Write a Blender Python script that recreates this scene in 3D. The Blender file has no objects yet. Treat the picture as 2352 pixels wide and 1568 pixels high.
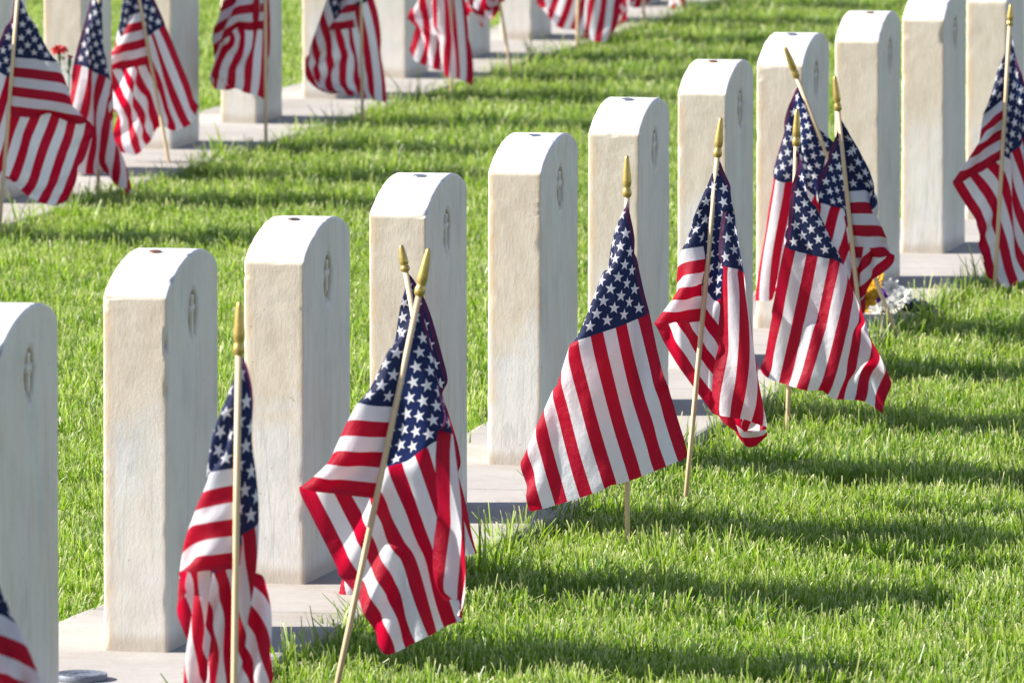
import bpy, math, random
import numpy as np
from mathutils import Vector, Matrix, noise as mnoise
rng = np.random.default_rng(11)
random.seed(11)
SC = bpy.context.scene
COL = SC.collection
# ------------------------------------------------------------------ camera model
FPX, CX, CY, HCAM = 23000.0, 1176.0, 784.0, 1.747      # focal length and centre on a 2352 x 1568 frame
PITCH = math.atan(1850.0 / FPX)
def ray(px, py):
    cx, cy = (px - CX) / FPX, -(py - CY) / FPX
    cp, sp = math.cos(PITCH), math.sin(PITCH)
    return Vector((cx, cp + cy * sp, cy * cp - sp))
def at_y(px, py, Y):
    d = ray(px, py)
    return Vector((0, 0, HCAM)) + d * (Y / d.y)
VPX = 5523.0
TAN = (VPX - CX) / FPX / math.cos(PITCH)
PHI = math.atan(TAN)
U = Vector((math.sin(PHI), math.cos(PHI), 0))          # along the rows, away from the camera
V = Vector((math.cos(PHI), -math.sin(PHI), 0))         # the way the inscribed faces look
A1 = Vector((-0.639, 15.7, 0))                         # near back corner of a front-row stone
THK = 0.1035
def plane_hit(px, py, P, n):
    d = ray(px, py); o = Vector((0, 0, HCAM))
    return o + d * ((P - o).dot(n) / d.dot(n))
# ------------------------------------------------------------------ terrain
def smax(t, w=1.2):
    return 0.5 * (t + np.sqrt(t * t + w * w)) - 0.5 * w
def level(X, Y):
    """height of the concrete strips' surface and of the lawn's datum"""
    X = np.asarray(X, float); Y = np.asarray(Y, float)
    z = 0.0068 * smax(np.clip(Y, 0, 60) - 19.3)
    p = (X - A1.x) * V.x + (Y - A1.y) * V.y - THK
    z = z - 0.015 * np.clip(p, -6, 0)
    z = z - 0.055 * np.clip(p - 0.19, 0, 3)
    return z
LAWN = -0.050
def pval(X, Y):
    return (X - A1.x) * V.x + (Y - A1.y) * V.y
def lawn_hit(px, py, dz=LAWN + 0.02):
    Y = 20.0
    for _ in range(25):
        P = at_y(px, py, Y)
        g = float(level(P.x, P.y)) + dz
        d = ray(px, py)
        Y += ((g - P.z) / (d.z / d.y)) * 0.8
    return at_y(px, py, Y)
# ------------------------------------------------------------------ helpers
def tag(o, label=None, cat=None, group=None, kind=None):
    if label: o['label'] = label
    if cat: o['category'] = cat
    if group: o['group'] = group
    if kind: o['kind'] = kind
    return o
def empty(name, loc, rotz=0):
    o = bpy.data.objects.new(name, None); COL.objects.link(o)
    o.location = loc; o.rotation_euler = (0, 0, rotz); o.empty_display_size = 0.05
    return o
def mesh_obj(name, verts, faces, mat=None, parent=None, smooth=True, uv=None, link=True):
    me = bpy.data.meshes.new(name)
    me.from_pydata([tuple(v) for v in verts], [], [tuple(f) for f in faces])
    if uv is not None:
        lay = me.uv_layers.new(name='UVMap')
        vi = np.zeros(len(me.loops), dtype=np.int32); me.loops.foreach_get('vertex_index', vi)
        lay.data.foreach_set('uv', np.asarray(uv, dtype=np.float32)[vi].ravel())
    if smooth: me.polygons.foreach_set('use_smooth', [True] * len(me.polygons))
    if mat: me.materials.append(mat)
    me.update()
    o = bpy.data.objects.new(name, me)
    if link: COL.objects.link(o)
    if parent: o.parent = parent
    return o
def lathe(profile, n=20):
    vs, fs = [], []
    for (r, z) in profile:
        for k in range(n):
            a = 2 * math.pi * k / n
            vs.append((r * math.cos(a), r * math.sin(a), z))
    m = len(profile)
    for i in range(m - 1):
        for k in range(n):
            fs.append((i * n + k, i * n + (k + 1) % n, (i + 1) * n + (k + 1) % n, (i + 1) * n + k))
    fs.append(tuple(range((m - 1) * n, m * n))); fs.append(tuple(reversed(range(n))))
    return vs, fs
# ------------------------------------------------------------------ node helpers
def new_mat(name):
    m = bpy.data.materials.new(name); m.use_nodes = True
    nt = m.node_tree; nt.nodes.clear()
    out = nt.nodes.new('ShaderNodeOutputMaterial')
    return m, nt, out
def N(nt, typ, **kw):
    n = nt.nodes.new(typ)
    for k, v in kw.items():
        if k == 'op': n.operation = v
        elif k.startswith('i_'):
            key = k[2:]
            key = int(key) if key.isdigit() else key.replace('_', ' ')
            n.inputs[key].default_value = v
        else: setattr(n, k, v)
    return n
def L(nt, a, b): nt.links.new(a, b)
def M(nt, op, a, b=None, c=None, clamp=False):
    n = nt.nodes.new('ShaderNodeMath'); n.operation = op; n.use_clamp = clamp
    for i, x in enumerate((a, b, c)):
        if x is None: continue
        if isinstance(x, (int, float)): n.inputs[i].default_value = x
        else: nt.links.new(x, n.inputs[i])
    return n.outputs[0]
def MIX(nt, fac, a, b, blend='MIX'):
    n = nt.nodes.new('ShaderNodeMix'); n.data_type = 'RGBA'; n.blend_type = blend
    for i, x in ((0, fac), (6, a), (7, b)):
        if isinstance(x, (int, float)): n.inputs[i].default_value = x
        elif isinstance(x, (tuple, list)): n.inputs[i].default_value = (*x[:3], 1)
        else: nt.links.new(x, n.inputs[i])
    return n.outputs[2]
def RAMP(nt, fac, stops):
    n = nt.nodes.new('ShaderNodeValToRGB')
    el = n.color_ramp.elements
    while len(el) < len(stops): el.new(0.5)
    for e, (p, c) in zip(el, stops):
        e.position = p; e.color = (*c, 1) if len(c) == 3 else c
    nt.links.new(fac, n.inputs[0])
    return n.outputs[0]
def SS(nt, x, lo, hi):
    n = nt.nodes.new('ShaderNodeMapRange'); n.interpolation_type = 'SMOOTHSTEP'
    nt.links.new(x, n.inputs[0]); n.inputs[1].default_value = lo; n.inputs[2].default_value = hi
    return n.outputs[0]
def NOISE(nt, vec, scale, detail=4, rough=0.55, vscale=None, offset=None):
    if vscale is not None or offset is not None:
        mp = nt.nodes.new('ShaderNodeMapping')
        if vscale: mp.inputs['Scale'].default_value = vscale
        nt.links.new(vec, mp.inputs['Vector']); 
        if offset is not None: nt.links.new(offset, mp.inputs['Location'])
        vec = mp.outputs[0]
    n = nt.nodes.new('ShaderNodeTexNoise'); n.inputs['Scale'].default_value = scale
    n.inputs['Detail'].default_value = detail; n.inputs['Roughness'].default_value = rough
    nt.links.new(vec, n.inputs['Vector'])
    return n.outputs[0]
# ------------------------------------------------------------------ materials
def mat_marble():
    m, nt, out = new_mat('marble')
    tc = N(nt, 'ShaderNodeTexCoord'); oi = N(nt, 'ShaderNodeObjectInfo')
    off = N(nt, 'ShaderNodeCombineXYZ')
    r1 = oi.outputs['Random']; r2 = M(nt, 'FRACT', M(nt, 'MULTIPLY', r1, 7.31)); r3 = M(nt, 'FRACT', M(nt, 'MULTIPLY', r1, 13.7))
    L(nt, M(nt, 'MULTIPLY', oi.outputs['Random'], 37.0), off.inputs[0])
    L(nt, M(nt, 'MULTIPLY', oi.outputs['Random'], 91.0), off.inputs[1])
    L(nt, M(nt, 'MULTIPLY', oi.outputs['Random'], 53.0), off.inputs[2])
    P = tc.outputs['Object']; off = off.outputs[0]
    sep = N(nt, 'ShaderNodeSeparateXYZ'); L(nt, P, sep.inputs[0])
    nrm = N(nt, 'ShaderNodeSeparateXYZ'); L(nt, tc.outputs['Normal'], nrm.inputs[0])
    base = (0.66, 0.65, 0.62)
    # broad soft clouding
    cloud = NOISE(nt, P, 9, 5, 0.6, offset=off)
    col = MIX(nt, SS(nt, cloud, 0.42, 0.75), base, (0.53, 0.54, 0.53))
    # grey-green veins running mostly upright
    warp = NOISE(nt, P, 6, 3, 0.5, offset=off)
    vv = N(nt, 'ShaderNodeVectorMath', operation='MULTIPLY_ADD')
    L(nt, P, vv.inputs[0]); vv.inputs[1].default_value = (1, 1, 0.045)
    cw = N(nt, 'ShaderNodeCombineXYZ'); L(nt, M(nt, 'MULTIPLY', warp, 0.018), cw.inputs[0]); L(nt, M(nt, 'MULTIPLY', warp, 0.03), cw.inputs[1])
    L(nt, cw.outputs[0], vv.inputs[2])
    vein = NOISE(nt, vv.outputs[0], 26, 3, 0.55, offset=off)
    ridge = M(nt, 'ABSOLUTE', M(nt, 'SUBTRACT', vein, 0.5))
    veinm = M(nt, 'SUBTRACT', 1.0, SS(nt, ridge, 0.0, 0.022))
    gate = SS(nt, NOISE(nt, P, 5, 2, 0.5, offset=off), 0.36, 0.56)
    col = MIX(nt, M(nt, 'MULTIPLY', M(nt, 'MULTIPLY', veinm, gate), 0.42), col, (0.31, 0.34, 0.32))
    streak = NOISE(nt, P, 48, 6, 0.72, vscale=(1, 1, 0.14), offset=off)
    col = MIX(nt, M(nt, 'MULTIPLY', SS(nt, streak, 0.44, 0.72), M(nt, 'ADD', 0.08, M(nt, 'MULTIPLY', r2, 0.42))), col, (0.42, 0.435, 0.41))
    # cream to tan weathering: strong on the narrow sides' upper part, faint on the faces
    side = SS(nt, M(nt, 'ABSOLUTE', nrm.outputs[1]), 0.6, 0.95)
    edgeN = NOISE(nt, P, 11, 5, 0.65, offset=off)
    trans = M(nt, 'ADD', M(nt, 'MULTIPLY', edgeN, 0.34), M(nt, 'MULTIPLY', oi.outputs['Random'], 0.14))
    upper = SS(nt, M(nt, 'SUBTRACT', sep.outputs[2], trans), 0.0, 0.10)
    edge = M(nt, 'SUBTRACT', 1.0, SS(nt, sep.outputs[0], 0.0, 0.028))
    edge2 = SS(nt, sep.outputs[0], 0.088, 0.106)
    cream = M(nt, 'MULTIPLY', side, M(nt, 'ADD', M(nt, 'MULTIPLY', upper, 0.75), 0.12))
    creamc = MIX(nt, SS(nt, NOISE(nt, P, 30, 7, 0.75, vscale=(1, 1, 0.45), offset=off), 0.38, 0.68), (0.63, 0.54, 0.395), (0.50, 0.40, 0.265))
    col = MIX(nt, M(nt, 'MULTIPLY', cream, 0.85), col, creamc)
    em = M(nt, 'MULTIPLY', M(nt, 'MAXIMUM', edge, M(nt, 'MULTIPLY', edge2, 0.6)), M(nt, 'MULTIPLY', side, SS(nt, edgeN, 0.35, 0.6)))
    col = MIX(nt, M(nt, 'MULTIPLY', em, 0.75), col, (0.62, 0.42, 0.22))
    blot = SS(nt, NOISE(nt, P, 16, 5, 0.65, vscale=(1, 1, 0.25), offset=off), 0.56, 0.76)
    col = MIX(nt, M(nt, 'MULTIPLY', blot, M(nt, 'ADD', 0.08, M(nt, 'MULTIPLY', r3, 0.5))), col, (0.50, 0.40, 0.28))
    warm = SS(nt, NOISE(nt, P, 7, 5, 0.65, vscale=(1, 1, 0.5), offset=off), 0.40, 0.68)
    col = MIX(nt, M(nt, 'MULTIPLY', warm, 0.38), col, (0.60, 0.51, 0.39))
    spots = SS(nt, NOISE(nt, P, 95, 2, 0.5, offset=off), 0.71, 0.78)
    col = MIX(nt, M(nt, 'MULTIPLY', spots, 0.55), col, (0.30, 0.25, 0.17))
    grain = NOISE(nt, P, 420, 2, 0.6)
    col = MIX(nt, M(nt, 'MULTIPLY', SS(nt, grain, 0.42, 0.62), 0.22), col, (0.50, 0.47, 0.42))
    foot = M(nt, 'SUBTRACT', 1.0, SS(nt, M(nt, 'SUBTRACT', sep.outputs[2], M(nt, 'MULTIPLY', edgeN, 0.03)), -0.006, 0.02))
    col = MIX(nt, M(nt, 'MULTIPLY', foot, 0.55), col, (0.36, 0.29, 0.20))
    # dirt lodged in the carved emblem (painted through a mesh attribute)
    at = N(nt, 'ShaderNodeAttribute', attribute_name='dirt')
    col = MIX(nt, M(nt, 'MULTIPLY', at.outputs['Fac'], 0.85), col, (0.33, 0.24, 0.11))
    bs = N(nt, 'ShaderNodeBsdfPrincipled'); L(nt, col, bs.inputs['Base Color'])
    L(nt, M(nt, 'ADD', 0.50, M(nt, 'MULTIPLY', side, 0.2)), bs.inputs['Roughness'])
    bs.inputs['Specular IOR Level'].default_value = 0.35
    rough = NOISE(nt, P, 330, 3, 0.6); rough2 = NOISE(nt, P, 170, 4, 0.65, vscale=(1, 1, 0.45), offset=off)
    h = M(nt, 'ADD', M(nt, 'MULTIPLY', rough, 0.35), M(nt, 'MULTIPLY', rough2, 0.65))
    b = N(nt, 'ShaderNodeBump'); b.inputs['Distance'].default_value = 0.002
    L(nt, M(nt, 'ADD', 0.10, M(nt, 'MULTIPLY', side, 0.26)), b.inputs['Strength'])
    L(nt, h, b.inputs['Height']); L(nt, b.outputs[0], bs.inputs['Normal'])
    L(nt, bs.outputs[0], out.inputs[0])
    return m
def mat_concrete():
    m, nt, out = new_mat('concrete')
    g = N(nt, 'ShaderNodeNewGeometry'); P = g.outputs['Position']
    a = NOISE(nt, P, 3.2, 6, 0.65); b_ = NOISE(nt, P, 45, 5, 0.6)
    rot = N(nt, 'ShaderNodeMapping'); rot.inputs['Rotation'].default_value = (0, 0, PHI + 0.25); rot.inputs['Scale'].default_value = (1, 14, 1)
    L(nt, P, rot.inputs[0])
    br = NOISE(nt, rot.outputs[0], 14, 4, 0.6)
    col = MIX(nt, SS(nt, a, 0.3, 0.7), (0.355, 0.325, 0.285), (0.43, 0.40, 0.36))
    col = MIX(nt, M(nt, 'MULTIPLY', SS(nt, b_, 0.4, 0.75), 0.45), col, (0.33, 0.305, 0.27))
    col = MIX(nt, M(nt, 'MULTIPLY', SS(nt, br, 0.45, 0.75), 0.45), col, (0.26, 0.23, 0.20))
    stn = SS(nt, NOISE(nt, P, 1.3, 7, 0.7), 0.50, 0.66)
    col = MIX(nt, M(nt, 'MULTIPLY', stn, 0.35), col, (0.27, 0.21, 0.15))
    col = MIX(nt, M(nt, 'MULTIPLY', SS(nt, NOISE(nt, P, 130, 2, 0.5), 0.70, 0.76), 0.6), col, (0.18, 0.15, 0.12))
    bs = N(nt, 'ShaderNodeBsdfPrincipled'); L(nt, col, bs.inputs['Base Color']); bs.inputs['Roughness'].default_value = 0.88
    bp = N(nt, 'ShaderNodeBump'); bp.inputs['Distance'].default_value = 0.003; bp.inputs['Strength'].default_value = 0.5
    L(nt, M(nt, 'ADD', br, M(nt, 'MULTIPLY', NOISE(nt, P, 260, 3), 0.6)), bp.inputs['Height']); L(nt, bp.outputs[0], bs.inputs['Normal'])
    L(nt, bs.outputs[0], out.inputs[0])
    return m
CANT = 0.645
def mat_flag():
    m, nt, out = new_mat('printed_cotton')
    uv = N(nt, 'ShaderNodeUVMap', uv_map='UVMap')
    s = N(nt, 'ShaderNodeSeparateXYZ'); L(nt, uv.outputs[0], s.inputs[0])
    u, v = s.outputs[0], s.outputs[1]                   # u 0..1.5 along the fly, v 0..1 up the hoist
    stripe = M(nt, 'MODULO', M(nt, 'FLOOR', M(nt, 'MULTIPLY', v, 13.0)), 2.0)     # 0 red, 1 white
    red, white, blue = (0.56, 0.005, 0.036), (0.86, 0.86, 0.89), (0.018, 0.030, 0.105)
    col = MIX(nt, stripe, red, white)
    incant = M(nt, 'MULTIPLY', M(nt, 'LESS_THAN', u, CANT), M(nt, 'GREATER_THAN', v, 6 / 13))
    sx, sy = CANT / 12, (7 / 13) / 10
    x = M(nt, 'DIVIDE', u, sx); y = M(nt, 'DIVIDE', M(nt, 'SUBTRACT', 1.0, v), sy)
    def star(ox, oy):
        lx = M(nt, 'MULTIPLY', M(nt, 'SUBTRACT', M(nt, 'FLOORED_MODULO', M(nt, 'ADD', x, ox), 2.0), 1.0), sx)
        ly = M(nt, 'MULTIPLY', M(nt, 'SUBTRACT', M(nt, 'FLOORED_MODULO', M(nt, 'ADD', y, oy), 2.0), 1.0), -sy)
        r = M(nt, 'SQRT', M(nt, 'ADD', M(nt, 'MULTIPLY', lx, lx), M(nt, 'MULTIPLY', ly, ly)))
        ang = M(nt, 'ARCTAN2', lx, ly)
        k = 2 * math.pi / 5
        f = M(nt, 'ABSOLUTE', M(nt, 'SUBTRACT', M(nt, 'FLOORED_MODULO', M(nt, 'ADD', ang, k / 2), k), k / 2))
        px = M(nt, 'MULTIPLY', r, M(nt, 'COSINE', f)); py = M(nt, 'MULTIPLY', r, M(nt, 'SINE', f))
        rho, R = 0.40, 0.0345
        a_, b_ = rho * math.sin(k / 2), 1 - rho * math.cos(k / 2)
        return M(nt, 'LESS_THAN', M(nt, 'ADD', M(nt, 'MULTIPLY', px, a_), M(nt, 'MULTIPLY', py, b_)), R * a_)
    def rng_(t, lo, hi): return M(nt, 'MULTIPLY', M(nt, 'GREATER_THAN', t, lo), M(nt, 'LESS_THAN', t, hi))
    sa = star(0, 0); sb = star(1, 1)
    sb = M(nt, 'MULTIPLY', sb, M(nt, 'MULTIPLY', rng_(x, 1.0, 11.0), rng_(y, 1.0, 9.0)))
    st = M(nt, 'MAXIMUM', sa, sb)
    col = MIX(nt, incant, col, MIX(nt, st, blue, white))
    # stitched hem: double cloth with a line of red thread on the long edges
    hem = M(nt, 'MAXIMUM', M(nt, 'GREATER_THAN', v, 0.985), M(nt, 'LESS_THAN', v, 0.015))
    thread = rng_(M(nt, 'ABSOLUTE', M(nt, 'SUBTRACT', v, 0.5)), 0.476, 0.480)
    col = MIX(nt, M(nt, 'MULTIPLY', thread, 0.8), col, (0.40, 0.0, 0.03))
    col = MIX(nt, M(nt, 'MULTIPLY', hem, 0.35), col, (0.25, 0.02, 0.05))
    mp = N(nt, 'ShaderNodeMapping'); mp.inputs['Scale'].default_value = (1, 1, 1); L(nt, uv.outputs[0], mp.inputs[0])
    slub = NOISE(nt, mp.outputs[0], 160, 3, 0.6, vscale=(1, 5, 1))
    col = MIX(nt, M(nt, 'MULTIPLY', SS(nt, slub, 0.45, 0.8), 0.22), col, (0.30, 0.12, 0.12), 'MULTIPLY')
    d = N(nt, 'ShaderNodeBsdfDiffuse'); L(nt, col, d.inputs[0]); d.inputs['Roughness'].default_value = 0.6
    t = N(nt, 'ShaderNodeBsdfTranslucent'); L(nt, col, t.inputs[0])
    gl = N(nt, 'ShaderNodeBsdfGlossy'); gl.inputs['Roughness'].default_value = 0.45; gl.inputs[0].default_value = (0.9, 0.9, 0.9, 1)
    crz = NOISE(nt, mp.outputs[0], 7, 6, 0.6)
    b = N(nt, 'ShaderNodeBump'); b.inputs['Strength'].default_value = 0.55; b.inputs['Distance'].default_value = 0.014
    L(nt, M(nt, 'ADD', crz, M(nt, 'MULTIPLY', slub, 0.06)), b.inputs['Height'])
    for n in (d, gl): L(nt, b.outputs[0], n.inputs['Normal'])
    m1 = N(nt, 'ShaderNodeMixShader'); m1.inputs[0].default_value = 0.48; L(nt, d.outputs[0], m1.inputs[1]); L(nt, t.outputs[0], m1.inputs[2])
    m2 = N(nt, 'ShaderNodeMixShader'); m2.inputs[0].default_value = 0.012; L(nt, m1.outputs[0], m2.inputs[1]); L(nt, gl.outputs[0], m2.inputs[2])
    L(nt, m2.outputs[0], out.inputs[0])
    return m
def mat_grass():
    m, nt, out = new_mat('grass_blades')
    uv = N(nt, 'ShaderNodeUVMap', uv_map='UVMap'); s = N(nt, 'ShaderNodeSeparateXYZ'); L(nt, uv.outputs[0], s.inputs[0])
    rnd, h = s.outputs[0], s.outputs[1]
    g = N(nt, 'ShaderNodeNewGeometry'); oi = N(nt, 'ShaderNodeObjectInfo')
    patch = NOISE(nt, g.outputs['Position'], 2.2, 4, 0.6)
    patch2 = NOISE(nt, g.outputs['Position'], 9.0, 3, 0.6)
    blade = RAMP(nt, rnd, [(0.0, (0.016, 0.070, 0.006)), (0.40, (0.070, 0.185, 0.010)), (0.68, (0.210, 0.370, 0.020)), (0.84, (0.50, 0.56, 0.13)), (1.0, (0.72, 0.64, 0.34))])
    blade = MIX(nt, M(nt, 'MULTIPLY', SS(nt, patch, 0.40, 0.66), 0.40), blade, (0.36, 0.46, 0.05))
    blade = MIX(nt, M(nt, 'MULTIPLY', SS(nt, patch2, 0.48, 0.70), 0.50), blade, (0.022, 0.085, 0.014))
    tip = M(nt, 'MULTIPLY', SS(nt, h, 0.80, 0.98), SS(nt, M(nt, 'FRACT', M(nt, 'MULTIPLY', rnd, 17.3)), 0.1, 0.5))
    blade = MIX(nt, M(nt, 'MULTIPLY', tip, 0.75), blade, (0.80, 0.74, 0.44))
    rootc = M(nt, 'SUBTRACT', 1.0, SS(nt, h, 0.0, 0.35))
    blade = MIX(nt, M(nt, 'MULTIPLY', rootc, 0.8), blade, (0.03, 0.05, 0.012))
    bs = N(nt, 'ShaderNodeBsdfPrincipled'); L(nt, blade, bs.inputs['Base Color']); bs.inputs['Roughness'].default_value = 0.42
    bs.inputs['Specular IOR Level'].default_value = 0.5
    t = N(nt, 'ShaderNodeBsdfTranslucent'); L(nt, MIX(nt, 0.55, blade, (0.34, 0.56, 0.012)), t.inputs[0])
    mx = N(nt, 'ShaderNodeMixShader'); mx.inputs[0].default_value = 0.5; L(nt, bs.outputs[0], mx.inputs[1]); L(nt, t.outputs[0], mx.inputs[2])
    L(nt, mx.outputs[0], out.inputs[0])
    return m
def mat_soil():
    m, nt, out = new_mat('soil_and_thatch')
    g = N(nt, 'ShaderNodeNewGeometry')
    n1 = NOISE(nt, g.outputs['Position'], 60, 5, 0.7)
    far = NOISE(nt, g.outputs['Position'], 2.0, 5, 0.6)
    dist = N(nt, 'ShaderNodeSeparateXYZ'); L(nt, g.outputs['Position'], dist.inputs[0])
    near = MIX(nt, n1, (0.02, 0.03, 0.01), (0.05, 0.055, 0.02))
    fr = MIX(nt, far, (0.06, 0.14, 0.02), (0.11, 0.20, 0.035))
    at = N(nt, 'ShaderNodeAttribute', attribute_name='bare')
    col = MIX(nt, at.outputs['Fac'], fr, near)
    bs = N(nt, 'ShaderNodeBsdfPrincipled'); L(nt, col, bs.inputs['Base Color']); bs.inputs['Roughness'].default_value = 1.0
    L(nt, bs.outputs[0], out.inputs[0]); return m
def mat_simple(name, col, rough=0.6, metal=0.0, var=None, scale=60, bump=0.0, vscale=None, transl=0.0):
    m, nt, out = new_mat(name)
    tc = N(nt, 'ShaderNodeTexCoord')
    n1 = NOISE(nt, tc.outputs['Object'], scale, 4, 0.6, vscale=vscale)
    c = MIX(nt, SS(nt, n1, 0.35, 0.7), col, var or tuple(x * 0.75 for x in col))
    bs = N(nt, 'ShaderNodeBsdfPrincipled'); L(nt, c, bs.inputs['Base Color'])
    bs.inputs['Roughness'].default_value = rough; bs.inputs['Metallic'].default_value = metal
    if bump:
        b = N(nt, 'ShaderNodeBump'); b.inputs['Strength'].default_value = bump; b.inputs['Distance'].default_value = 0.002
        L(nt, n1, b.inputs['Height']); L(nt, b.outputs[0], bs.inputs['Normal'])
    if transl:
        t = N(nt, 'ShaderNodeBsdfTranslucent'); L(nt, c, t.inputs[0])
        mx = N(nt, 'ShaderNodeMixShader'); mx.inputs[0].default_value = transl
        L(nt, bs.outputs[0], mx.inputs[1]); L(nt, t.outputs[0], mx.inputs[2]); L(nt, mx.outputs[0], out.inputs[0])
    else: L(nt, bs.outputs[0], out.inputs[0])
    return m
MARBLE, CONC, FLAG, GRASS, SOIL = mat_marble(), mat_concrete(), mat_flag(), mat_grass(), mat_soil()
WOOD = mat_simple('birch_dowel', (0.66, 0.50, 0.31), 0.55, var=(0.56, 0.40, 0.23), scale=40, vscale=(1, 1, 0.05), bump=0.15)
GOLD = mat_simple('gold_paint', (0.50, 0.36, 0.10), 0.34, 0.55, var=(0.40, 0.29, 0.09), scale=220, bump=0.1)
COPPER = mat_simple('copper', (0.40, 0.17, 0.09), 0.35, 0.9, scale=300)
NICKEL = mat_simple('nickel', (0.42, 0.42, 0.43), 0.3, 0.9, scale=300)
BRONZE = mat_simple('bronze', (0.22, 0.14, 0.10), 0.35, 0.9, scale=300)
ALU = mat_simple('cast_aluminium', (0.17, 0.19, 0.23), 0.55, 0.35, scale=150, bump=0.3)
# ------------------------------------------------------------------ concrete strips
def strip(p0, p1, y0, y1, phase, name, label):
    vs, fs = [], []
    pitch = 1.062
    q = (y0 - A1.y) / U.y
    qe = (y1 - A1.y) / U.y
    q = math.floor((q - phase) / pitch) * pitch + phase
    rr = random.Random(4)
    while q < qe:
        a, b = q + 0.0025, q + pitch - 0.0025
        jo = rr.uniform(-0.004, 0.004); n = 8
        ring = []
        for i in range(n + 1):
            t = a + (b - a) * i / n
            row = []
            for (p, dz) in ((p0, -0.16), (p0 + 0.0005, -0.008), (p0 + 0.003, -0.002), (p0 + 0.010, 0), (p0 * 0.5 + p1 * 0.5, 0.0), (p1 - 0.010, 0), (p1 - 0.003, -0.002), (p1 - 0.0005, -0.008), (p1, -0.16)):
                w = 0.003 * mnoise.noise(Vector((t * 7, p * 3, 2))) + jo
                P = A1 + U * t + V * (p + w)
                e = 0.003 if (i in (0, n) and dz > -0.1) else 0
                row.append(len(vs)); vs.append((P.x, P.y, float(level(P.x, P.y)) + dz - e))
            ring.append(row)
        for i in range(n):
            for k in range(8):
                fs.append((ring[i][k], ring[i][k + 1], ring[i + 1][k + 1], ring[i + 1][k]))
        fs.append(tuple(reversed(ring[0]))); fs.append(tuple(ring[-1]))
        q += pitch
    o = mesh_obj(name, vs, fs, CONC, smooth=False)
    tag(o, label, 'path', kind='structure')
PB = -2.49 - THK + THK     # back row: p of its faces relative to front row faces
S1 = (-0.165, THK + 0.183)
PF2 = None
# back row line from two measured edges
B2 = at_y(589.6, 280, 28.2)
pb = pval(B2.x, B2.y)      # p of the back row's face
S2 = (pb - THK - 0.165, pb + 0.183)
strip(S1[0], S1[1], 11.0, 40.0, 0.62, 'path', 'front concrete strip under the near row of headstones')
strip(S2[0], S2[1], 19.0, 48.0, 0.40, 'path', 'back concrete strip under the far row of headstones')
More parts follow.
